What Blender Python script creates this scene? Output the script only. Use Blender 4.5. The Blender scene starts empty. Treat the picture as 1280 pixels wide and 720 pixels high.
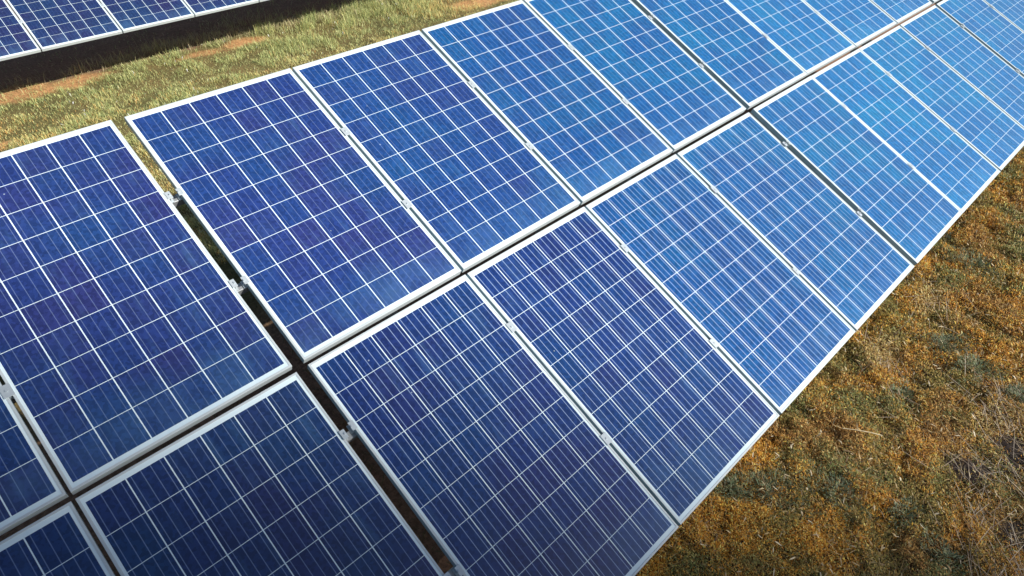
import bpy, bmesh, math
import numpy as np
from mathutils import Vector, Matrix

rng = np.random.default_rng(7)
S = bpy.context.scene
COL = S.collection

# ------------------------------------------------------------------ measurements (metres)
TILT = math.radians(25.04)
CT, SN = math.cos(TILT), math.sin(TILT)
W, L, T = 0.992, 1.7203, 0.040          # panel width, length, frame depth
TIER = 0.0322                            # slot between upper and lower tier
TOPZ = 2.2390                            # height of the upper edge of the array
LOWY = -3.1375                           # front (lower) edge in plan
BACKY = 9.610                            # row pitch
CAM = Vector((0.16885, -3.86466, 3.78564))
FPX = 833.54
EL_PROFILE = math.radians(35.0)
SUN_AZ = math.radians(26.0)              # from -Y towards +X
sv = Vector((math.tan(SUN_AZ), -1.0, math.tan(EL_PROFILE))).normalized()
SUN_EL = math.asin(sv.z)

# ------------------------------------------------------------------ helpers
def link(o, parent=None):
    COL.objects.link(o)
    if parent is not None:
        o.parent = parent
    return o

def tag(o, label=None, cat=None, group=None, kind=None):
    if label: o['label'] = label
    if cat: o['category'] = cat
    if group: o['group'] = group
    if kind: o['kind'] = kind
    return o

def empty(name, loc, rx=0.0, rz=0.0):
    o = bpy.data.objects.new(name, None)
    o.empty_display_size = 0.1
    o.location = loc
    o.rotation_euler = (rx, 0, rz)
    return link(o)

def add_box(bm, x0, x1, y0, y1, z0, z1):
    v = [bm.verts.new((x, y, z)) for z in (z0, z1) for y in (y0, y1) for x in (x0, x1)]
    for f in ((0, 2, 3, 1), (4, 5, 7, 6), (0, 1, 5, 4), (2, 6, 7, 3), (0, 4, 6, 2), (1, 3, 7, 5)):
        bm.faces.new([v[i] for i in f])

def add_cyl(bm, p, q, r, n=10):
    p, q = Vector(p), Vector(q)
    d = (q - p).normalized()
    a = d.orthogonal().normalized(); b = d.cross(a)
    r0 = [bm.verts.new(p + r * (math.cos(2*math.pi*i/n)*a + math.sin(2*math.pi*i/n)*b)) for i in range(n)]
    r1 = [bm.verts.new(v.co + (q - p)) for v in r0]
    for i in range(n):
        j = (i + 1) % n
        bm.faces.new((r0[i], r0[j], r1[j], r1[i]))
    bm.faces.new(r0[::-1]); bm.faces.new(r1)

def mesh_of(name, bm, mat, bevel=0.0):
    if bevel:
        bmesh.ops.bevel(bm, geom=bm.edges[:], offset=bevel, segments=1, affect='EDGES', clamp_overlap=True)
    bmesh.ops.recalc_face_normals(bm, faces=bm.faces[:])
    me = bpy.data.meshes.new(name)
    bm.to_mesh(me); bm.free()
    me.materials.append(mat)
    return me

def obj(name, me, parent=None):
    return link(bpy.data.objects.new(name, me), parent)

def hash2(ix, iy, seed):
    h = (ix.astype(np.int64) * 374761393 + iy.astype(np.int64) * 668265263 + seed * 1442695041) & 0x7fffffff
    h = ((h ^ (h >> 13)) * 1274126177) & 0x7fffffff
    h = (h ^ (h >> 16)) & 0xffffff
    return h / float(0xffffff)

def noise(x, y, scale, seed=0):
    x = np.asarray(x) / scale + 1000.0; y = np.asarray(y) / scale + 1000.0
    ix, iy = np.floor(x), np.floor(y)
    fx, fy = x - ix, y - iy
    fx = fx*fx*(3-2*fx); fy = fy*fy*(3-2*fy)
    a = hash2(ix, iy, seed); b = hash2(ix+1, iy, seed); c = hash2(ix, iy+1, seed); d = hash2(ix+1, iy+1, seed)
    return (a*(1-fx)+b*fx)*(1-fy) + (c*(1-fx)+d*fx)*fy

def fbm(x, y, scale, seed=0, octv=3):
    s, t, amp = 0.0, 0.0, 1.0
    for i in range(octv):
        s = s + amp*noise(x, y, scale/(2.1**i), seed+i*17); t += amp; amp *= 0.5
    return s / t

def sstep(a, b, x):
    t = np.clip((x - a)/(b - a), 0, 1)
    return t*t*(3-2*t)

# ------------------------------------------------------------------ node helper
class NT:
    def __init__(self, mat):
        mat.use_nodes = True
        self.t = mat.node_tree
        self.bsdf = next(n for n in self.t.nodes if n.type == 'BSDF_PRINCIPLED')
    def node(self, kind, **kw):
        n = self.t.nodes.new(kind)
        for k, v in kw.items(): setattr(n, k, v)
        return n
    def link(self, a, b): self.t.links.new(a, b)
    def put(self, sock, v):
        if isinstance(v, bpy.types.NodeSocket): self.link(v, sock)
        else: sock.default_value = v
    def m(self, op, a, b=0.0, c=0.0, clamp=False):
        n = self.node('ShaderNodeMath', operation=op); n.use_clamp = clamp
        for s, v in zip(n.inputs, (a, b, c)): self.put(s, v)
        return n.outputs[0]
    def mix(self, fac, a, b, mode='MIX'):
        n = self.node('ShaderNodeMix', data_type='RGBA', blend_type=mode)
        self.put(n.inputs['Factor'], fac)
        ca = [s for s in n.inputs if s.type == 'RGBA']
        self.put(ca[0], a); self.put(ca[1], b)
        return [s for s in n.outputs if s.type == 'RGBA'][0]
    def ramp(self, fac, lo, hi, a=0.0, b=1.0):
        n = self.node('ShaderNodeMapRange'); n.clamp = True; n.interpolation_type = 'SMOOTHSTEP'
        self.put(n.inputs[0], fac)
        for i, v in enumerate((lo, hi, a, b)): n.inputs[i+1].default_value = v
        return n.outputs[0]
    def noise(self, vec, scale, detail=2.0, rough=0.5):
        n = self.node('ShaderNodeTexNoise'); n.inputs['Scale'].default_value = scale
        n.inputs['Detail'].default_value = detail; n.inputs['Roughness'].default_value = rough
        self.link(vec, n.inputs['Vector'])
        return n.outputs['Fac']

def rgb(r, g, b): return (r, g, b, 1.0)

# ------------------------------------------------------------------ materials
def metal_mat(name, col, rough, metallic, var=0.12, scale=9.0):
    m = bpy.data.materials.new(name); k = NT(m)
    co = k.node('ShaderNodeTexCoord').outputs['Object']
    oi = k.node('ShaderNodeObjectInfo')
    ad = k.node('ShaderNodeVectorMath', operation='ADD'); k.link(co, ad.inputs[0])
    cmb = k.node('ShaderNodeCombineXYZ'); k.link(k.m('MULTIPLY', oi.outputs['Random'], 50.0), cmb.inputs[0]); k.link(cmb.outputs[0], ad.inputs[1])
    n = k.noise(ad.outputs[0], scale, 4.0, 0.6)
    c = k.mix(k.ramp(n, 0.35, 0.75), rgb(*col), rgb(*[v*(1-var) for v in col]))
    k.link(c, k.bsdf.inputs['Base Color'])
    k.bsdf.inputs['Metallic'].default_value = metallic
    k.link(k.ramp(n, 0.2, 0.8, rough-0.07, rough+0.07), k.bsdf.inputs['Roughness'])
    return m

M_FRAME = metal_mat('anodised_aluminium', (0.50, 0.555, 0.57), 0.42, 0.10, 0.10)
M_CLAMP = metal_mat('clamp_aluminium', (0.50, 0.56, 0.59), 0.36, 0.35, 0.15)
M_SLOT_SHADE = metal_mat('slot_shaded_aluminium', (0.34, 0.46, 0.52), 0.40, 0.15, 0.15)  # long frame sides, coloured darker to stand for shade in the slots
M_STEEL = metal_mat('galvanised_steel', (0.36, 0.38, 0.39), 0.5, 0.55, 0.25, 14.0)
M_BACK = metal_mat('white_backsheet', (0.62, 0.62, 0.60), 0.6, 0.0, 0.08)

NX, NY = 6, 10
PITX, PITY = 0.1586, 0.1657
GX0, GY0 = (W - NX*PITX)/2, 0.0305       # grid starts, in the panel's own metres

def cell_material():
    m = bpy.data.materials.new('polycrystalline_cells'); k = NT(m)
    co = k.node('ShaderNodeTexCoord').outputs['Object']
    oi = k.node('ShaderNodeObjectInfo')
    rnd = oi.outputs['Random']
    sep = k.node('ShaderNodeSeparateXYZ'); k.link(co, sep.inputs[0])
    x = k.m('ADD', sep.outputs[0], W/2); y = sep.outputs[1]
    gx = k.m('DIVIDE', k.m('SUBTRACT', x, GX0), PITX)
    gy = k.m('DIVIDE', k.m('SUBTRACT', y, GY0), PITY)
    ix, iy = k.m('FLOOR', gx), k.m('FLOOR', gy)
    fx, fy = k.m('SUBTRACT', gx, ix), k.m('SUBTRACT', gy, iy)
    def inside(f, half):
        return k.m('LESS_THAN', k.m('ABSOLUTE', k.m('SUBTRACT', f, 0.5)), half)
    cell = k.m('MULTIPLY', inside(fx, 0.5-0.0025/PITX), inside(fy, 0.5-0.0014/PITY))
    for a, n in ((gx, NX), (gy, NY)):
        cell = k.m('MULTIPLY', cell, k.m('MULTIPLY', k.m('GREATER_THAN', a, 0.0), k.m('LESS_THAN', a, float(n))))
    # four ribbons per cell, running up the slope
    fb = k.m('FRACT', k.m('MULTIPLY', fx, 4.0))
    bus = k.m('LESS_THAN', k.m('ABSOLUTE', k.m('SUBTRACT', fb, 0.5)), 0.0017/(PITX/4))
    # per-cell random
    cmb = k.node('ShaderNodeCombineXYZ')
    k.link(ix, cmb.inputs[0]); k.link(iy, cmb.inputs[1]); k.link(k.m('MULTIPLY', rnd, 733.0), cmb.inputs[2])
    wn = k.node('ShaderNodeTexWhiteNoise', noise_dimensions='3D'); k.link(cmb.outputs[0], wn.inputs['Vector'])
    r1 = wn.outputs['Value']
    sc = k.node('ShaderNodeSeparateColor'); k.link(wn.outputs['Color'], sc.inputs[0])
    r2 = sc.outputs[1]
    base = k.mix(k.ramp(r1, 0.25, 0.95), rgb(0.011, 0.034, 0.154), rgb(0.0155, 0.0305, 0.138))
    base = k.mix(k.m('MULTIPLY', k.ramp(r2, 0.60, 1.0), 0.55), base, rgb(0.009, 0.042, 0.166))
    # broad drift of the blue coating over the sheet
    cd_ = k.node('ShaderNodeCombineXYZ'); k.link(k.m('MULTIPLY', rnd, 37.0), cd_.inputs[1])
    od_ = k.node('ShaderNodeVectorMath', operation='ADD'); k.link(co, od_.inputs[0]); k.link(cd_.outputs[0], od_.inputs[1])
    base = k.mix(k.m('MULTIPLY', k.ramp(k.noise(od_.outputs[0], 1.7, 3.0), 0.42, 0.70), 0.55), base, rgb(0.008, 0.052, 0.170))
    # crystal grains
    off = k.node('ShaderNodeVectorMath', operation='ADD'); k.link(co, off.inputs[0])
    c2 = k.node('ShaderNodeCombineXYZ'); k.link(k.m('MULTIPLY', rnd, 91.0), c2.inputs[0]); k.link(k.m('MULTIPLY', r1, 7.0), c2.inputs[2])
    k.link(c2.outputs[0], off.inputs[1])
    vor = k.node('ShaderNodeTexVoronoi'); vor.inputs['Scale'].default_value = 70.0; k.link(off.outputs[0], vor.inputs['Vector'])
    sv_ = k.node('ShaderNodeSeparateColor'); k.link(vor.outputs['Color'], sv_.inputs[0])
    hsv = k.node('ShaderNodeHueSaturation')
    k.link(base, hsv.inputs['Color']); k.link(k.ramp(sv_.outputs[0], 0, 1, 0.80, 1.22), hsv.inputs['Value'])
    base = hsv.outputs[0]
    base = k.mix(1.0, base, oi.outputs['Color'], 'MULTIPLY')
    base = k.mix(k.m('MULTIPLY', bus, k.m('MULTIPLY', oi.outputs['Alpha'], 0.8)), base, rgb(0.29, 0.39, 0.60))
    colr = k.mix(cell, rgb(0.64, 0.76, 0.80), base)
    # dust: a film that gathers along the lower rim, faint smears, a few droppings
    offd = k.node('ShaderNodeVectorMath', operation='ADD'); k.link(co, offd.inputs[0]); k.link(c2.outputs[0], offd.inputs[1])
    n1 = k.noise(offd.outputs[0], 3.2, 5.0, 0.6)
    st = k.node('ShaderNodeMapping'); st.inputs['Scale'].default_value = (14.0, 1.6, 1.0); k.link(offd.outputs[0], st.inputs['Vector'])
    n2 = k.noise(st.outputs[0], 1.0, 4.0, 0.6)
    rim = k.m('MULTIPLY', k.ramp(y, 0.0, 0.36, 1.0, 0.0), k.ramp(n1, 0.30, 0.68))
    film = k.m('ADD', k.m('MULTIPLY', rim, 0.15), k.m('MULTIPLY', k.ramp(n2, 0.54, 0.74), 0.09))
    film = k.m('ADD', film, k.m('MULTIPLY', k.ramp(n1, 0.55, 0.8), 0.05))
    colr = k.mix(film, colr, rgb(0.13, 0.31, 0.54))
    sp = k.node('ShaderNodeTexVoronoi'); sp.inputs['Scale'].default_value = 11.0; k.link(offd.outputs[0], sp.inputs['Vector'])
    ss = k.node('ShaderNodeSeparateColor'); k.link(sp.outputs['Color'], ss.inputs[0])
    nd = k.noise(offd.outputs[0], 130.0, 2.0)
    spot = k.m('MULTIPLY', k.m('LESS_THAN', k.m('ADD', sp.outputs['Distance'], k.m('MULTIPLY', nd, 0.06)), 0.075), k.m('GREATER_THAN', ss.outputs[0], 0.74))
    colr = k.mix(k.m('MULTIPLY', spot, 0.45), colr, rgb(0.45, 0.55, 0.62))
    k.link(colr, k.bsdf.inputs['Base Color'])
    b = k.bsdf
    b.inputs['Roughness'].default_value = 0.5
    b.inputs['Specular IOR Level'].default_value = 0.04
    b.inputs['Coat Weight'].default_value = 1.0
    b.inputs['Coat IOR'].default_value = 1.56
    k.link(k.m('ADD', k.m('MULTIPLY', film, 0.5), 0.05), b.inputs['Coat Roughness'])
    return m
M_CELL = cell_material()

def plant_mat(name, rough=0.65, trans=0.25):
    m = bpy.data.materials.new(name); k = NT(m)
    at = k.node('ShaderNodeAttribute', attribute_name='Col')
    k.link(at.outputs['Color'], k.bsdf.inputs['Base Color'])
    k.bsdf.inputs['Roughness'].default_value = rough
    k.bsdf.inputs['Specular IOR Level'].default_value = 0.3
    tr = k.node('ShaderNodeBsdfTranslucent'); k.link(at.outputs['Color'], tr.inputs['Color'])
    mx = k.node('ShaderNodeMixShader'); mx.inputs[0].default_value = trans
    out = next(n for n in k.t.nodes if n.type == 'OUTPUT_MATERIAL')
    k.link(k.bsdf.outputs[0], mx.inputs[1]); k.link(tr.outputs[0], mx.inputs[2]); k.link(mx.outputs[0], out.inputs['Surface'])
    return m
M_PLANT = plant_mat('dry_leaves')

def soil_mat():
    m = bpy.data.materials.new('soil'); k = NT(m)
    at = k.node('ShaderNodeAttribute', attribute_name='Col')
    co = k.node('ShaderNodeTexCoord').outputs['Object']
    n = k.noise(co, 28.0, 8.0, 0.7)
    n2 = k.noise(co, 3.0, 5.0, 0.6)
    c = k.mix(1.0, at.outputs['Color'], k.mix(k.ramp(n, 0.3, 0.7), rgb(0.55, 0.52, 0.5), rgb(1.35, 1.3, 1.25)), 'MULTIPLY')
    c = k.mix(k.m('MULTIPLY', k.ramp(n2, 0.4, 0.65), 0.35), c, k.mix(1.0, at.outputs['Color'], rgb(0.6, 0.62, 0.6), 'MULTIPLY'))
    k.link(c, k.bsdf.inputs['Base Color']); k.bsdf.inputs['Roughness'].default_value = 0.95
    k.bsdf.inputs['Specular IOR Level'].default_value = 0.1
    bp = k.node('ShaderNodeBump'); bp.inputs['Strength'].default_value = 0.7; bp.inputs['Distance'].default_value = 0.02
    k.link(n, bp.inputs['Height']); k.link(bp.outputs[0], k.bsdf.inputs['Normal'])
    return m
M_SOIL = soil_mat()

# ------------------------------------------------------------------ ground
def height(x, y):
    near = np.exp(-((np.asarray(x)-4)**2 + (np.asarray(y)-2)**2)/900.0)
    h = 0.05*(fbm(x, y, 1.4, 3)-0.5) + 0.10*(fbm(x, y, 5.0, 9, 2)-0.5) + 0.02*(noise(x, y, 0.25, 21)-0.5)
    return h*near

BARE = [(1.25, 7.35, 0.85, 0.36), (2.2, 7.22, 0.55, 0.26), (4.05, 7.16, 0.38, 0.17), (4.80, 7.18, 0.42, 0.26), (0.9, 5.75, 0.25, 0.12), (1.98, 3.05, 0.18, 0.12), (9.2, 6.1, 0.9, 0.35)]
def bare(x, y):
    v = np.zeros_like(x)
    wob = fbm(x, y, 0.3, 77)
    for cx, cy, rx, ry in BARE:
        d = np.sqrt(((x-cx)/rx)**2 + ((y-cy)/ry)**2)
        v = np.maximum(v, 1 - sstep(0.6, 1.15, d + 0.9*(wob-0.5)))
    return v
DARK = [(4.27, -4.08, 0.13, 0.17), (4.6, -4.3, 0.22, 0.20), (3.95, -4.45, 0.14, 0.10), (5.05, -4.45, 0.3, 0.2)]
def darkp(x, y):
    v = np.zeros_like(x)
    wob = fbm(x, y, 0.15, 78)
    for cx, cy, rx, ry in DARK:
        d = np.sqrt(((x-cx)/rx)**2 + ((y-cy)/ry)**2)
        v = np.maximum(v, 1 - sstep(0.6, 1.1, d + 1.0*(wob-0.5)))
    return v
PALE = [(4.93, -3.22, 0.22, 0.16), (5.9, -3.25, 0.3, 0.14), (4.8, -4.1, 0.22, 0.16)]

def mixc(a, b, t):
    return a*(1-t[:, None]) + b*t[:, None]
def ground_colour(x, y):
    n = len(x)
    south = np.tile(np.array([0.085, 0.052, 0.022]), (n, 1))
    south = mixc(south, np.array([0.058, 0.042, 0.026]), sstep(0.45, 0.7, fbm(x, y, 0.35, 5)))
    south = mixc(south, np.array([0.030, 0.024, 0.022]), darkp(x, y))
    north = np.tile(np.array([0.17, 0.135, 0.058]), (n, 1))
    north = mixc(north, np.array([0.13, 0.12, 0.05]), sstep(0.4, 0.65, fbm(x, y, 0.8, 6)))
    north = mixc(north, np.array([0.46, 0.26, 0.12]), bare(x, y))
    under = np.tile(np.array([0.24, 0.145, 0.098]), (n, 1))
    c = mixc(south, under, sstep(-2.7, -2.2, y))
    c = mixc(c, north, sstep(0.2, 1.2, y))
    c = mixc(c, under*np.array([1.0, 1.0, 1.0]), sstep(7.35, 7.7, y + 0.5*(fbm(x, y, 0.5, 31)-0.5)) * (1-bare(x, y)))
    return c

def axis(lo, hi, step, far):
    core = np.arange(lo, hi+1e-6, step)
    s, out, v = step, [], 0.0
    while v < far:
        s *= 1.35; v += s; out.append(v)
    out = np.array(out)
    return np.concatenate([(lo-out)[::-1], core, hi+out])
ax, ay = axis(-2.5, 11.5, 0.055, 450.0), axis(-6.0, 9.5, 0.055, 450.0)
GXm, GYm = np.meshgrid(ax, ay)
gxf, gyf = GXm.ravel(), GYm.ravel()
V = np.stack([gxf, gyf, height(gxf, gyf)], 1)
nx, ny = len(ax), len(ay)
ii = (np.arange(ny-1)[:, None]*nx + np.arange(nx-1)[None, :]).ravel()
F = np.stack([ii, ii+1, ii+1+nx, ii+nx], 1)

def np_mesh(name, V, F, colours, mat, smooth=False):
    me = bpy.data.meshes.new(name)
    k = F.shape[1]
    me.vertices.add(len(V)); me.vertices.foreach_set('co', V.astype(np.float32).ravel())
    me.loops.add(F.size); me.loops.foreach_set('vertex_index', F.astype(np.int32).ravel())
    me.polygons.add(len(F)); me.polygons.foreach_set('loop_start', np.arange(0, F.size, k, dtype=np.int32))
    if smooth: me.polygons.foreach_set('use_smooth', np.ones(len(F), dtype=bool))
    me.update(calc_edges=True)
    at = me.color_attributes.new('Col', 'FLOAT_COLOR', 'POINT')
    at.data.foreach_set('color', np.concatenate([colours, np.ones((len(V), 1))], 1).astype(np.float32).ravel())
    me.materials.append(mat)
    return me
tag(obj('ground', np_mesh('ground', V, F, ground_colour(gxf, gyf), M_SOIL, True)), kind='structure')

# ------------------------------------------------------------------ blades and leaves
def blades(x, y, z, length, width, azim, lean, curl, col, droop=None):
    """curved leaf blades: 5 verts (two quads' worth as 3 triangles) each, pointing up with a lean"""
    n = len(x)
    d = np.stack([np.cos(azim), np.sin(azim), np.zeros(n)], 1)
    s = np.stack([-np.sin(azim), np.cos(azim), np.zeros(n)], 1)
    up = np.array([0, 0, 1.0])
    p0 = np.stack([x, y, z], 1)
    l1 = lean; l2 = lean + curl
    a1 = (np.sin(l1)[:, None]*d + np.cos(l1)[:, None]*up)
    a2 = (np.sin(l2)[:, None]*d + np.cos(l2)[:, None]*up)
    mid = p0 + a1*(length*0.55)[:, None]
    tip = mid + a2*(length*0.45)[:, None]
    w = (width*0.5)[:, None]*s
    P = np.stack([p0-w*0.6, p0+w*0.6, mid+w, mid-w, tip], 1).reshape(-1, 3)
    b = (np.arange(n)*5)[:, None]
    tris = np.concatenate([b+[0, 1, 2], b+[0, 2, 3], b+[3, 2, 4]], 1).reshape(-1, 3)
    C = np.repeat(col, 5, axis=0)
    return P, tris, C

def palette(keys, t):
    keys = np.array(keys)
    i = np.clip((t*len(keys)).astype(int), 0, len(keys)-1)
    return keys[i]

fwd = Vector((0.54436, 0.55320, -0.63059)); rgt = Vector((0.71278, -0.70138, 0.0)); upv = Vector((0.44229, 0.44947, 0.77612))
def in_view(x, y, mx=0.22):
    q = np.stack([x-CAM.x, y-CAM.y, -CAM.z*np.ones_like(x)], 1)
    a, b, c = q@np.array(rgt), q@np.array(upv), q@np.array(fwd)
    return (c > 0.5) & (np.abs(a/c) < 640/FPX*(1+mx)) & (np.abs(b/c) < 360/FPX*(1+mx))

def scatter(n, x0, x1, y0, y1):
    x = rng.uniform(x0, x1, n); y = rng.uniform(y0, y1, n)
    k = in_view(x, y)
    return x[k], y[k]

# --- 1. the dry golden ground cover in front of the array
WEEDS = [  # x, y, radius, height, leaves, label
    (5.37, -3.53, 0.15, 0.13, 520, 'tall bushy green weed at the right, upper of the two tallest in the golden cover'),
    (5.24, -3.80, 0.15, 0.10, 420, 'dull green weed just below the tallest bushy weed at the right'),
    (3.12, -3.24, 0.20, 0.06, 520, 'broad flat dark green weed mat beside the lower panel corner at the bottom'),
    (2.97, -3.05, 0.11, 0.05, 450, 'small dark weed tucked closest to the lowest panel edge'),
    (3.44, -3.53, 0.15, 0.06, 360, 'low olive weed spread left of centre in the dry ground below the pale stalk'),
    (3.58, -3.92, 0.09, 0.06, 220, 'small deep green weed near the bottom edge, left of the dark bare hollow'),
    (3.47, -4.20, 0.10, 0.07, 240, 'bright green weed tuft lowest in the picture beside the dry straw'),
    (4.60, -3.50, 0.12, 0.05, 260, 'greyish green weed right of the pale stalk, between it and the bushy weed'),
    (5.16, -4.12, 0.14, 0.07, 500, 'blue green weed at the right margin above the straw heap'),
    (7.00, -2.90, 0.20, 0.07, 700, 'faint green weed high at the right near the far panel edge'),
    (6.72, -3.35, 0.22, 0.08, 750, 'wide grey green weed patch at the upper right margin of the dry grass'),
    (6.10, -2.90, 0.16, 0.06, 560, 'thin green weed beside the panel edge below the second wide slot'),
]
def weedm(x, y):
    v = np.zeros_like(x)
    for cx, cy, r, *_ in WEEDS:
        v = np.maximum(v, 1-sstep(0.45, 1.15, np.hypot(x-cx, y-cy)/r + 0.5*(noise(x, y, 0.08, 55)-0.5)))
    return v

x, y = scatter(1700000, 1.2, 10.5, -6.0, -2.2)
dist = np.sqrt((x-CAM.x)**2 + (y-CAM.y)**2 + CAM.z**2)
keep = rng.random(len(x)) < np.clip((4.6/dist)**2, 0.12, 1)*1.0
keep &= rng.random(len(x)) > 0.55*weedm(x, y)
keep &= rng.random(len(x)) > 0.93*darkp(x, y)
keep &= rng.random(len(x)) < 0.45 + 0.9*fbm(x, y, 0.12, 41)
x, y, dist = x[keep], y[keep], dist[keep]
n = len(x)
cl = fbm(x, y, 0.42, 12, 4); cl2 = fbm(x, y, 0.20, 14, 3); big = fbm(x, y, 1.3, 15, 2)
t = rng.random(n)
gold = palette([(0.46, 0.245, 0.045), (0.41, 0.20, 0.034), (0.33, 0.145, 0.025), (0.50, 0.30, 0.075), (0.29, 0.155, 0.035), (0.60, 0.42, 0.18)], t)
brown = palette([(0.17, 0.085, 0.03), (0.24, 0.13, 0.045), (0.30, 0.19, 0.08), (0.10, 0.06, 0.03), (0.36, 0.24, 0.11)], t)
olive = palette([(0.15, 0.14, 0.055), (0.22, 0.19, 0.075), (0.11, 0.12, 0.06), (0.28, 0.22, 0.09), (0.17, 0.11, 0.045)], t)
pale = palette([(0.42, 0.33, 0.19), (0.52, 0.43, 0.29), (0.32, 0.24, 0.13), (0.24, 0.16, 0.08)], t)
col = mixc(gold, brown, (cl + 0.28*(rng.random(n)-0.5) > 0.56).astype(float))
col = mixc(col, olive, (cl2 + 0.35*(rng.random(n)-0.5) + 0.35*(big-0.5) > 0.575).astype(float))
gp = sstep(0.56, 0.70, fbm(x, y, 0.33, 71, 3) + 0.15*(rng.random(n)-0.5))
leafy = palette([(0.12, 0.15, 0.075), (0.16, 0.19, 0.09), (0.09, 0.115, 0.06), (0.20, 0.20, 0.10), (0.14, 0.15, 0.10)], rng.random(n))
col = mixc(col, leafy, (rng.random(n) < 0.75*gp).astype(float))
pm = np.zeros(n)
for cx, cy, rx, ry in PALE:
    pm = np.maximum(pm, 1-sstep(0.4, 1.2, np.hypot((x-cx)/rx, (y-cy)/ry)))
col = mixc(col, pale, (rng.random(n) < 0.06 + 0.75*pm).astype(float))
# the south-east corner is duller and browner
dull = 0.6*sstep(0.35, 0.8, (-(y)-3.7)/1.0 + (x-3.2)*0.12 + 0.5*(big-0.5))
col = mixc(col, brown, (rng.random(n) < 0.62*dull).astype(float))
col = np.minimum(col*np.array([1.62, 1.50, 1.04])*rng.uniform(0.6, 1.35, n)[:, None], 0.78)
mound = 0.060*sstep(0.32, 0.72, fbm(x, y, 0.15, 61, 2)) + 0.018*noise(x, y, 0.035, 63)
z = height(x, y) + rng.random(n)**0.7*mound*(1-0.75*weedm(x, y))
ln = rng.uniform(0.008, 0.024, n)*np.clip(dist/4.6, 1, 1.8)
wd = rng.uniform(0.0022, 0.0052, n)*np.clip(dist/4.6, 1, 2.0)
P, Fc, C = blades(x, y, z, ln, wd, rng.uniform(0, 6.283, n), rng.uniform(0.1, 1.45, n), rng.uniform(0, 0.8, n), col)
parts = [(P, Fc, C)]
# thin dry stems among it
x, y = scatter(60000, 1.2, 10.5, -6.0, -2.2)
keep = rng.random(len(x)) < np.clip((4.6/np.sqrt((x-CAM.x)**2 + (y-CAM.y)**2 + CAM.z**2))**2, 0.2, 1)*(0.25+1.1*sstep(0.4, 0.7, fbm(x, y, 0.5, 44)))
x, y = x[keep], y[keep]; n = len(x)
col = palette([(0.46, 0.33, 0.14), (0.38, 0.24, 0.09), (0.56, 0.46, 0.28), (0.30, 0.22, 0.10)], rng.random(n))*rng.uniform(0.7, 1.15, n)[:, None]
parts.append(blades(x, y, height(x, y)+0.01, rng.uniform(0.04, 0.11, n), rng.uniform(0.0014, 0.0028, n), rng.uniform(0, 6.283, n), rng.uniform(0.5, 1.5, n), rng.uniform(-0.2, 0.5, n), col))

# litter: bent pale leaves and broken stalks of mixed size
x, y = scatter(5200, 1.2, 10.5, -6.0, -2.2); n = len(x)
col = palette([(0.55, 0.45, 0.28), (0.46, 0.34, 0.17), (0.62, 0.54, 0.38), (0.36, 0.24, 0.11), (0.20, 0.14, 0.08)], rng.random(n))*rng.uniform(0.7, 1.2, n)[:, None]
parts.append(blades(x, y, height(x, y)+rng.uniform(0.03, 0.07, n), rng.uniform(0.02, 0.055, n), rng.uniform(0.004, 0.011, n), rng.uniform(0, 6.283, n), rng.uniform(0.9, 1.55, n), rng.uniform(-0.4, 0.9, n), col))

def join(parts):
    o, Ps, Fs, Cs = 0, [], [], []
    for P, Fc, C in parts:
        Ps.append(P); Fs.append(Fc+o); Cs.append(C); o += len(P)
    return np.concatenate(Ps), np.concatenate(Fs), np.concatenate(Cs)
P, Fc, C = join(parts)
tag(obj('dry_ground_cover', np_mesh('dry_ground_cover', P, Fc, C, M_PLANT)),
    'golden brown dry ground cover in front of the lower panel edge', 'ground cover', kind='stuff')

# --- 2. straw lying about at the right margin
parts = []
for cx, cy, sx, sy, ang, k_ in ((4.80, -4.16, 0.30, 0.10, 0.75, 120), (3.78, -4.36, 0.34, 0.12, 0.55, 130), (4.35, -4.45, 0.35, 0.16, 1.6, 90), (4.95, -3.24, 0.16, 0.10, 0.4, 40), (5.9, -3.3, 0.25, 0.12, 0.2, 40)):
    u = rng.normal(0, sx, k_); v = rng.normal(0, sy, k_)
    x = cx + u*math.cos(ang) - v*math.sin(ang); y = cy + u*math.sin(ang) + v*math.cos(ang)
    col = palette([(0.42, 0.34, 0.25), (0.52, 0.44, 0.34), (0.34, 0.27, 0.20), (0.25, 0.20, 0.15)], rng.random(k_))*rng.uniform(0.6, 1.1, k_)[:, None]
    parts.append(blades(x, y, height(x, y)+rng.uniform(0.03, 0.075, k_), rng.uniform(0.08, 0.30, k_), rng.uniform(0.002, 0.0042, k_), ang+rng.normal(0, 0.5, k_)+math.pi*rng.integers(0, 2, k_), rng.uniform(1.35, 1.58, k_), rng.uniform(-0.05, 0.12, k_), col))
P, Fc, C = join(parts)
tag(obj('dry_straw', np_mesh('dry_straw', P, Fc, C, M_PLANT)), 'pale dry straw lying in loose heaps at the lower right', 'straw', kind='stuff')

# --- 3. grass in the alley between the two rows, thinner in the shade of the panels
x, y = scatter(1300000, -1.5, 12.5, 1.6, 9.3)
dist = np.sqrt((x-CAM.x)**2 + (y-CAM.y)**2 + CAM.z**2)
shade = sstep(7.3, 7.6, y + 0.5*(fbm(x, y, 0.5, 31)-0.5) - 0.12*sstep(4.9, 5.4, x) + 0.0*x)
tall = sstep(4.7, 5.3, x)*sstep(5.6, 6.9, y)
keep = rng.random(len(x)) < (0.75 + 0.25*tall)*(1-0.93*shade)
keep &= rng.random(len(x)) > 0.78*bare(x, y-0.06)
clump = sstep(0.35, 0.70, fbm(x, y, 0.22, 42, 2))
keep &= rng.random(len(x)) < 0.30 + 0.85*clump
keep &= rng.random(len(x)) < np.clip((8.0/dist)**2, 0.3, 1)
x, y, shade, tall, clump = x[keep], y[keep], shade[keep], tall[keep], clump[keep]; n = len(x)
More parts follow.
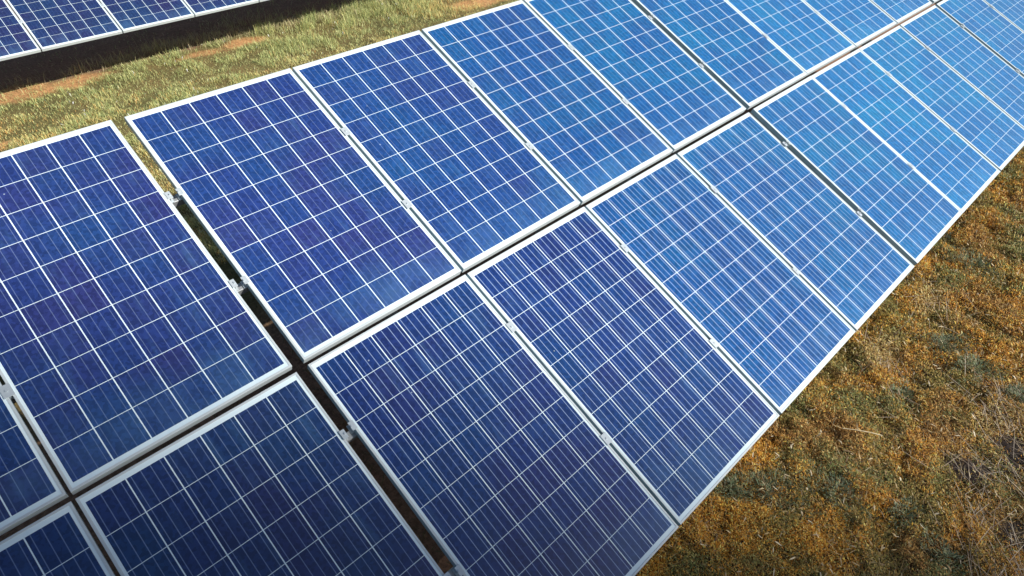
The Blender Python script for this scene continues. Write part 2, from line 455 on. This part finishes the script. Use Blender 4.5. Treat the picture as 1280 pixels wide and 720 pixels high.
dist = np.sqrt((x-CAM.x)**2 + (y-CAM.y)**2 + CAM.z**2)
g = fbm(x, y, 0.7, 22, 3); g2 = fbm(x, y, 0.18, 23, 2)
t = rng.random(n)
green = palette([(0.19, 0.20, 0.080), (0.26, 0.26, 0.11), (0.13, 0.16, 0.065), (0.33, 0.32, 0.15), (0.22, 0.20, 0.08)], t)
tan = palette([(0.46, 0.36, 0.16), (0.38, 0.29, 0.11), (0.52, 0.42, 0.21), (0.30, 0.20, 0.08), (0.36, 0.32, 0.14)], t)
rust = palette([(0.42, 0.24, 0.09), (0.46, 0.31, 0.12), (0.34, 0.18, 0.06), (0.40, 0.33, 0.15)], t)
tanw = sstep(0.34, 0.56, 0.55*(6.8-y)/2.5 + 0.9*(g-0.42) + 0.22*(rng.random(n)-0.5) - 0.35*tall)
col = mixc(green, tan, (rng.random(n) < 0.10 + 0.48*tanw).astype(float))
rw = sstep(0.52, 0.75, g2*0.6 + 0.4*fbm(x, y, 0.9, 27) + 0.25*(rng.random(n)-0.5)) * sstep(7.2, 5.2, y)
col = mixc(col, rust, (rng.random(n) < 0.7*rw).astype(float))
rust_l = np.exp(-(((x-0.7)/0.9)**2 + ((y-6.0)/0.5)**2)); rust_r = np.exp(-(((x-9.2)/1.3)**2 + ((y-6.2)/0.6)**2))
col = mixc(col, rust, (rng.random(n) < 0.8*np.maximum(rust_l, rust_r)).astype(float))
white = rng.random(n) < 0.006*(fbm(x, y, 0.5, 29) > 0.5)
col[white] = (0.75, 0.74, 0.68)
col = np.minimum(col*np.array([1.92, 2.08, 2.0])*rng.uniform(0.65, 1.3, n)[:, None], 0.78)
ln = (rng.uniform(0.018, 0.048, n) + 0.12*tall*rng.random(n)**1.5 + 0.03*g2)*(1-0.3*shade)*(0.65 + 0.9*clump)
edge = np.exp(-((y-7.25)/0.18)**2)*sstep(3.0, 3.6, x)
ln += 0.12*edge*rng.random(n)**2
wd = rng.uniform(0.0026, 0.0055, n); wd[white] = 0.014; ln[white] = 0.05
parts = [blades(x, y, height(x, y), ln, wd, rng.uniform(0, 6.283, n), rng.uniform(0.05, 1.15, n), rng.uniform(0, 0.9, n), col)]
# stray plants in the shade under the near array and the back row
x, y = scatter(16000, -0.5, 9.0, -2.3, 1.8); n = len(x)
col = palette([(0.13, 0.10, 0.05), (0.18, 0.14, 0.07), (0.09, 0.10, 0.045), (0.22, 0.16, 0.08)], rng.random(n))
parts.append(blades(x, y, height(x, y), rng.uniform(0.03, 0.09, n), rng.uniform(0.004, 0.007, n), rng.uniform(0, 6.283, n), rng.uniform(0.1, 1.2, n), rng.uniform(0, 0.8, n), col))
for cx, cy, r, k_ in ((1.7, 7.62, 0.25, 60), (6.9, 7.2, 0.3, 260), (4.7, 7.5, 0.3, 200), (3.6, 7.75, 0.25, 380), (4.2, 7.7, 0.3, 420), (2.9, 7.6, 0.22, 260), (2.35, 7.55, 0.1, 90), (5.5, 7.45, 0.25, 420), (6.4, 7.3, 0.35, 420), (5.2, 8.1, 0.3, 160)):
    x = rng.normal(cx, r, k_); y = rng.normal(cy, r*0.5, k_)
    col = palette([(0.30, 0.27, 0.15), (0.24, 0.22, 0.11), (0.36, 0.30, 0.18)], rng.random(k_))*1.5
    parts.append(blades(x, y, height(x, y), rng.uniform(0.06, 0.22, k_), rng.uniform(0.003, 0.006, k_), rng.uniform(0, 6.283, k_), rng.uniform(0.05, 0.9, k_), rng.uniform(0, 0.8, k_), col))
P, Fc, C = join(parts)
tag(obj('grass', np_mesh('grass', P, Fc, C, M_PLANT)), 'short green and straw coloured grass in the alley between the panel rows', 'grass', kind='stuff')

# --- 4. single weeds
for cx, cy, r, h, k_, lab in WEEDS:
    k_ = int(k_*2.0)
    a = rng.uniform(0, 6.283, k_); q = np.sqrt(rng.random(k_)**1.35)*r
    lob = 1.25*(1 + 0.45*np.sin(2*a + rng.uniform(0, 6)) + 0.28*np.sin(3*a + rng.uniform(0, 6)) + 0.15*np.sin(7*a))
    x, y = q*lob*np.cos(a), q*lob*np.sin(a)
    bz = float(height(np.array([cx]), np.array([cy]))[0])
    z = height(x+cx, y+cy) - bz + 0.012 + rng.random(k_)*h*np.clip(1-(q/r)**2, 0.08, 1)*0.7*(0.4+1.2*noise(x+cx, y+cy, 0.05, 91))
    tint = rng.uniform(0.8, 1.2)
    col = palette([(0.115, 0.165, 0.085), (0.15, 0.205, 0.11), (0.085, 0.125, 0.068), (0.19, 0.22, 0.11), (0.20, 0.23, 0.15), (0.17, 0.14, 0.07)], rng.random(k_))*rng.uniform(0.75, 1.2, k_)[:, None]*tint
    st_ = rng.random(k_) < 0.08
    col[st_] = (0.34, 0.32, 0.20)
    P, Fc, C = blades(x, y, z, rng.uniform(0.014, 0.045, k_)*(0.7+h*3), rng.uniform(0.0025, 0.0065, k_), a+rng.normal(0, 0.8, k_), rng.uniform(0.2, 1.35, k_), rng.uniform(0, 0.8, k_), col)
    me = np_mesh('weed_plant', P, Fc, C, M_PLANT)
    o = tag(obj('weed_plant', me), lab, 'weed', 'green weeds in the dry ground cover')
    o.location = (cx, cy, bz)

# --- 5. the long pale stalk lying on the ground cover
bm = bmesh.new()
pts = [Vector((3.90, -3.35, 0.105)), Vector((3.95, -3.43, 0.112)), Vector((4.00, -3.505, 0.108)), Vector((4.04, -3.57, 0.098))]
for a, b, r in zip(pts[:-1], pts[1:], (0.0030, 0.0034, 0.0040)):
    add_cyl(bm, a-pts[0], b-pts[0], r, 6)
add_cyl(bm, pts[1]-pts[0], Vector((4.02, -3.40, 0.10))-pts[0], 0.0018, 5)
m = metal_mat('pale_stalk', (0.55, 0.45, 0.27), 0.7, 0.0, 0.3, 30.0)
o = tag(obj('dry_stalk', mesh_of('dry_stalk', bm, m)), 'single long pale dry stalk lying on the golden ground cover', 'stalk')
o.location = pts[0]

# ------------------------------------------------------------------ solar panel prototype
# panel space: x across (centred), y up the slope from the lower edge, z out of the plane, top of the frame at z = 0
def frame_mesh():
    bm = bmesh.new()
    lip, wall = 0.011, 0.0022
    def ring(x0, x1, y0, y1, z):
        return [bm.verts.new(p) for p in ((x0, y0, z), (x1, y0, z), (x1, y1, z), (x0, y1, z))]
    def bridge(a, b):
        for i in range(4):
            j = (i+1) % 4
            bm.faces.new((a[i], a[j], b[j], b[i]))
    hx = W/2; c = 0.0012
    prof = [(wall+0.020, -T), (0.0, -T), (0.0, -c), (c, 0.0), (lip-0.0006, 0.0), (lip, -0.0007), (lip, -0.0065), (wall, -0.0065), (wall, -T+0.002), (wall+0.020, -T+0.002)]
    rings = [ring(-hx+i, hx-i, i, L-i, z) for i, z in prof]
    for a, b in zip(rings, rings[1:] + rings[:1]): bridge(a, b)
    me = mesh_of('frame', bm, M_FRAME)
    me.materials.append(M_SLOT_SHADE)
    for p in me.polygons:
        if abs(p.normal.x) > 0.9 and abs(p.center.x) > hx - 0.0015: p.material_index = 1
    return me
def cell_mesh():
    bm = bmesh.new()
    i = 0.0085
    add_box(bm, -W/2+i, W/2-i, i, L-i, -0.0062, -0.0022)
    me = mesh_of('cell_sheet', bm, M_CELL)
    me.materials.append(M_BACK)
    for p in me.polygons:
        if p.normal.z < 0.5: p.material_index = 1
    return me
def box_mesh():
    bm = bmesh.new()
    add_box(bm, -0.055, 0.055, L-0.22, L-0.11, -0.030, -0.0064)
    return mesh_of('junction_box', bm, M_BLACK, 0.004)
M_BLACK = metal_mat('black_plastic', (0.03, 0.03, 0.03), 0.5, 0.0)
FRAME, CELLS, JBOX = frame_mesh(), cell_mesh(), box_mesh()

proto = empty('solar_panel', (0, 0, 0))
obj('frame', FRAME, proto); obj('cell_sheet', CELLS, proto); obj('junction_box', JBOX, proto)
used = []
def place_panel(x_centre, v_low, dy, label, group, tint=(1, 1, 1), bus=0.5, twist=0.0, sx=1.0, dz=0.0):
    """v_low: distance of the panel's lower edge down the slope from the array's upper edge"""
    if not used:
        r = proto; kids = list(proto.children)
    else:
        r = proto.copy(); COL.objects.link(r); kids = []
        for ch in proto.children:
            c = ch.copy(); COL.objects.link(c); c.parent = r; kids.append(c)
    used.append(r)
    r.location = (x_centre, dy - v_low*CT, TOPZ - v_low*SN + dz)
    r.rotation_euler = (TILT + rng.normal(0, 0.0018), rng.normal(0, 0.0012), twist)
    r.scale = (sx, 1, 1)
    for c in kids:
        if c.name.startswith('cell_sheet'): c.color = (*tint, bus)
    return tag(r, label, 'solar panel', group)

# left edge of each column of the near array; a wide slot follows every fourth column
LEFTS = {-2: -2.019, -1: -1.0059, 0: 0.0, 1: 1.0467, 2: 2.0618, 3: 3.0829, 4: 4.1035, 5: 5.1554, 6: 6.1544, 7: 7.166, 8: 8.182, 9: 9.234, 10: 10.246}
WIDTH0 = 0.985                                   # the column left of the first wide slot sits a touch narrower
ORD = {1: 'first', 2: 'second', 3: 'third', 4: 'fourth', 5: 'fifth', 6: 'sixth', 7: 'seventh', 8: 'eighth', 9: 'ninth', 10: 'tenth'}
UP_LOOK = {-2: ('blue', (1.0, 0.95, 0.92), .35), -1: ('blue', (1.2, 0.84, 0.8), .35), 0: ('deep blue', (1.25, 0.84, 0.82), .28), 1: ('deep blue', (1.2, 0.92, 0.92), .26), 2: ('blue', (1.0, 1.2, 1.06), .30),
           3: ('blue', (0.8, 1.65, 1.26), .34), 4: ('blue', (0.65, 2.1, 1.46), .38), 5: ('light blue', (0.65, 2.35, 1.55), .42)}  # tints turn cyan and lighter to the right: sky glare put into the colour
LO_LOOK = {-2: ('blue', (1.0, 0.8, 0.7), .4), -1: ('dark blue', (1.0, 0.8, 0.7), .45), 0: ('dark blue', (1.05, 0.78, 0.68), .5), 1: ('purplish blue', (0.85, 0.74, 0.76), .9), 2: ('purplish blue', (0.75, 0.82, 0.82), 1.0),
           3: ('bright blue', (0.65, 1.65, 1.25), 1.0), 4: ('bright blue', (0.65, 2.0, 1.42), .95), 5: ('light blue', (0.6, 2.5, 1.6), .75)}  # left tints darkened for shade, right ones raised for sky glare
def where(k, tier):
    if k <= 0:
        return {0: f'{tier} tier, near row, first left of the left wide slot',
                -1: f'{tier} tier, near row, cut by the left picture edge',
                -2: f'{tier} tier, near row, past the left picture edge'}[k]
    return f'{tier} tier, near row, {ORD[k]} right of the left wide slot'
GRP_NEAR = 'solar panels of the near row'
for k in sorted(LEFTS):
    for tier in ('upper', 'lower'):
        look, tint, bus = (UP_LOOK if tier == 'upper' else LO_LOOK).get(k, ('pale sky blue', (0.55, 3.1, 1.85), .6))  # far columns: sky glare painted into the tint
        v_low = L if tier == 'upper' else 2*L + TIER
        cx = LEFTS[k] + W/2
        sx, tw = (1.007 if k < 6 else 1.003), rng.normal(0, 0.0006)
        if k == 0: cx, sx, tw = LEFTS[k] + W/2 - 0.003, WIDTH0, (0.003 if tier == 'upper' else 0.0)
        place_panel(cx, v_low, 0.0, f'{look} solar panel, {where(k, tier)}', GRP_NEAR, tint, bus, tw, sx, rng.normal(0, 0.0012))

BLEFT = {j: 1.882 + (j-2)*(W+0.0205) for j in range(0, 9)}
BWHERE = {0: 'left of the picture edge', 1: 'cut by the left picture edge', 2: 'first with its whole lower edge in view', 3: 'between the long edged one and the shortest visible one', 4: 'shortest corner showing at the top edge'}
GRP_FAR = 'solar panels of the row behind'
for j in BLEFT:
    w = BWHERE[j] if j in BWHERE else f'{ORD[j-4]} beyond the shortest visible one'
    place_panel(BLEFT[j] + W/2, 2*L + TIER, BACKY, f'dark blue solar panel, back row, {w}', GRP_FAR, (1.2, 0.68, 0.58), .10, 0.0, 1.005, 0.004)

# ------------------------------------------------------------------ racks under the panels
def ps(x, v, z, dy=0.0):
    """panel-plane coordinates (v down the slope from the upper edge, z off the plane) to world"""
    return Vector((x, dy - v*CT - z*SN, TOPZ - v*SN + z*CT))
def slope_box(bm, x0, x1, v0, v1, z0, z1, dy, org):
    v = [bm.verts.new(ps(x, vv, z, dy) - org) for z in (z0, z1) for vv in (v0, v1) for x in (x0, x1)]
    for f in ((0, 2, 3, 1), (4, 5, 7, 6), (0, 1, 5, 4), (2, 6, 7, 3), (0, 4, 6, 2), (1, 3, 7, 5)):
        bm.faces.new([v[i] for i in f])
RAILS_UP, RAILS_LO = (0.575, 1.20), (L+TIER+0.39, L+TIER+1.165)

def clamp_meshes():
    # mid clamp in its own space: x across the slot, y up the slope, z = 0 on the frames
    bm = bmesh.new()
    add_box(bm, -0.0205, 0.0205, -0.030, 0.030, 0.0003, 0.0045)
    add_box(bm, -0.0055, 0.0055, -0.024, 0.024, -0.030, 0.0003)
    mid = mesh_of('clamp', bm, M_CLAMP, 0.0007)
    bm = bmesh.new(); add_cyl(bm, (0, 0, 0.0045), (0, 0, 0.0085), 0.0060, 6)
    bolt = mesh_of('bolt', bm, M_CLAMP)
    # end clamp: lip on the frame at the left, block standing on the rail beside it
    bm = bmesh.new()
    add_box(bm, -0.009, 0.0175, -0.023, 0.023, 0.0003, 0.0045)
    add_box(bm, 0.0015, 0.0055, -0.022, 0.022, -0.040, 0.0003)
    add_box(bm, 0.0055, 0.0200, -0.022, 0.022, -0.040, -0.034)
    end = mesh_of('clamp', bm, M_CLAMP, 0.0007)
    bm = bmesh.new(); add_cyl(bm, (0.0105, 0, 0.0045), (0.0105, 0, 0.0105), 0.0055, 6); add_cyl(bm, (0.0105, 0, -0.034), (0.0105, 0, 0.0003), 0.004, 6)
    ebolt = mesh_of('bolt', bm, M_CLAMP)
    return mid, bolt, end, ebolt
MID, BOLT, END, EBOLT = clamp_meshes()

def build_rack(label, dy, lefts, widths, rails, v_end, posts_x, v_front, v_rear):
    x0, x1 = min(lefts)-0.05, max(lefts)+W+0.05
    org = Vector((0.5*(x0+x1), dy-1.6, 0.0))
    rack = tag(empty('panel_rack', org), label, 'panel rack', 'panel racks')
    for v in rails:
        bm = bmesh.new()
        slope_box(bm, x0, x1, v-0.020, v+0.020, -T-0.050, -T-0.0012, dy, org)
        obj('rail', mesh_of('rail', bm, M_STEEL, 0.003), rack)
    me_r = None
    for px in posts_x:
        o0 = Vector((px, dy, 0))
        bm = bmesh.new(); slope_box(bm, px-0.030, px+0.030, v_rear-0.3, v_end, -T-0.132, -T-0.0525, dy, o0)
        r = obj('rafter', mesh_of('rafter', bm, M_STEEL, 0.004), rack); r.location = o0 - org
        for v in (v_front, v_rear):
            top = ps(px, v, -T-0.134, dy)
            bm = bmesh.new(); add_box(bm, -0.040, 0.040, -0.030, 0.030, -0.25, top.z)
            r = obj('post', mesh_of('post', bm, M_STEEL, 0.004), rack); r.location = Vector((px, top.y, 0)) - org
    def clamp(me, mb, x, v, rz):
        c = obj('clamp', me, rack); c.location = ps(x, v, 0.0012, dy) - org
        c.rotation_mode = 'QUATERNION'
        c.rotation_quaternion = (Matrix.Rotation(TILT, 4, 'X') @ Matrix.Rotation(rz, 4, 'Z')).to_quaternion()
        obj('bolt', mb, c)
    for a, b, wa in zip(lefts[:-1], lefts[1:], widths[:-1]):
        g0, g1 = a + wa, b
        for v in rails:
            vv = v + rng.normal(0, 0.006)
            if g1 - g0 < 0.036: clamp(MID, BOLT, 0.5*(g0+g1), vv, 0.0)
            else:
                clamp(END, EBOLT, g0, vv, 0.0); clamp(END, EBOLT, g1, vv + rng.normal(0, 0.012), math.pi)
    return rack
ks = sorted(LEFTS)
build_rack('galvanised steel rack with rails and clamps under the near row of panels', 0.0, [LEFTS[k] for k in ks], [W if k else W*WIDTH0+0.004 for k in ks],
           RAILS_UP + RAILS_LO, 2*L+TIER-0.25, [LEFTS[-1]+0.5, LEFTS[1]+0.55, LEFTS[3]+0.55, LEFTS[5]+0.5, LEFTS[7]+0.5, LEFTS[9]+0.5], 2.55, 0.85)
build_rack('galvanised steel rack in shade under the back row of panels', BACKY, [BLEFT[j] for j in BLEFT], [W]*len(BLEFT),
           RAILS_LO, 2*L+TIER-0.25, [BLEFT[0]+0.1, BLEFT[8]+0.6], 2.0, 1.80)

# ------------------------------------------------------------------ cloud-shaped blocker, added out of view to shade the near corner of the array
P0 = ps(1.04, 1.86, 0.0)
e3 = (ps(1.04+2.0, 1.86+1.75, 0.0) - P0).normalized()
n3 = (ps(1.04+0.66, 1.86-0.75, 0.0) - P0).normalized()          # towards the lit side, in the panel plane
mh = -(n3 - sv*n3.dot(sv)); mh -= e3*mh.dot(e3); mh.normalize()
mh = (mh - sv*mh.dot(sv)).normalized()
DIST = 1.55*abs(n3.dot(mh))/0.0087
bm = bmesh.new()
def blocker_ball(al, back, r, along_sun=0.0):
    c = sv*along_sun + eh*al + mh*(back + r)
    bmesh.ops.create_icosphere(bm, subdivisions=4, radius=r, matrix=Matrix.Translation(c))
eh = (e3 - sv*e3.dot(sv)); eh -= mh*eh.dot(mh); eh.normalize()
blocker_ball(0.2, 0.0, 12.0)
for q in range(46):
    al = float(rng.uniform(-26, 26)); r = float(rng.uniform(4.0, 8.5))
    blocker_ball(al, 1.6 + 0.02*al*al + float(rng.uniform(0, 16)), r, float(rng.uniform(-7, 7)))
m = bpy.data.materials.new('shade_blocker_white'); k = NT(m)
k.bsdf.inputs['Base Color'].default_value = rgb(0.85, 0.86, 0.88); k.bsdf.inputs['Roughness'].default_value = 1.0
k.bsdf.inputs['Specular IOR Level'].default_value = 0.0
me = mesh_of('shade_blocker', bm, m)
for p in me.polygons: p.use_smooth = True
o = tag(obj('shade_blocker', me), kind='structure'); o.location = P0 + sv*DIST

# ------------------------------------------------------------------ light
SUN_STRENGTH, SKY_STRENGTH, EXPOSURE = 5.0, 0.058, 0.70
sd = bpy.data.lights.new('sun', 'SUN'); sd.energy = SUN_STRENGTH; sd.angle = math.radians(0.5); sd.color = (1.0, 0.955, 0.89)
so = link(bpy.data.objects.new('sun', sd)); so.location = (0, -10, 20)
so.rotation_euler = sv.to_track_quat('Z', 'Y').to_euler()
w = bpy.data.worlds.new('World'); S.world = w; w.use_nodes = True
nt = w.node_tree
bg = next(n for n in nt.nodes if n.type == 'BACKGROUND')
sky = nt.nodes.new('ShaderNodeTexSky'); sky.sky_type = 'NISHITA'; sky.sun_disc = False
sky.sun_elevation = SUN_EL
sky.sun_rotation = math.atan2(sv.x, sv.y)
sky.altitude = 100; sky.air_density = 1.0; sky.dust_density = 1.0; sky.ozone_density = 1.2
nt.links.new(sky.outputs[0], bg.inputs['Color']); bg.inputs['Strength'].default_value = SKY_STRENGTH

# ------------------------------------------------------------------ camera
cd = bpy.data.cameras.new('camera'); cd.sensor_width = 36.0; cd.lens = FPX/1280*36.0
cd.clip_start = 0.05; cd.clip_end = 2000
co = link(bpy.data.objects.new('camera', cd))
R = Matrix(((rgt.x, upv.x, -fwd.x), (rgt.y, upv.y, -fwd.y), (rgt.z, upv.z, -fwd.z)))
co.matrix_world = Matrix.Translation(CAM) @ R.to_4x4()
S.camera = co
vs = S.view_settings
vs.view_transform = 'Standard'; vs.look = 'None'; vs.exposure = EXPOSURE; vs.gamma = 1.0
S.render.engine = 'CYCLES'
S.cycles.max_bounces = 6
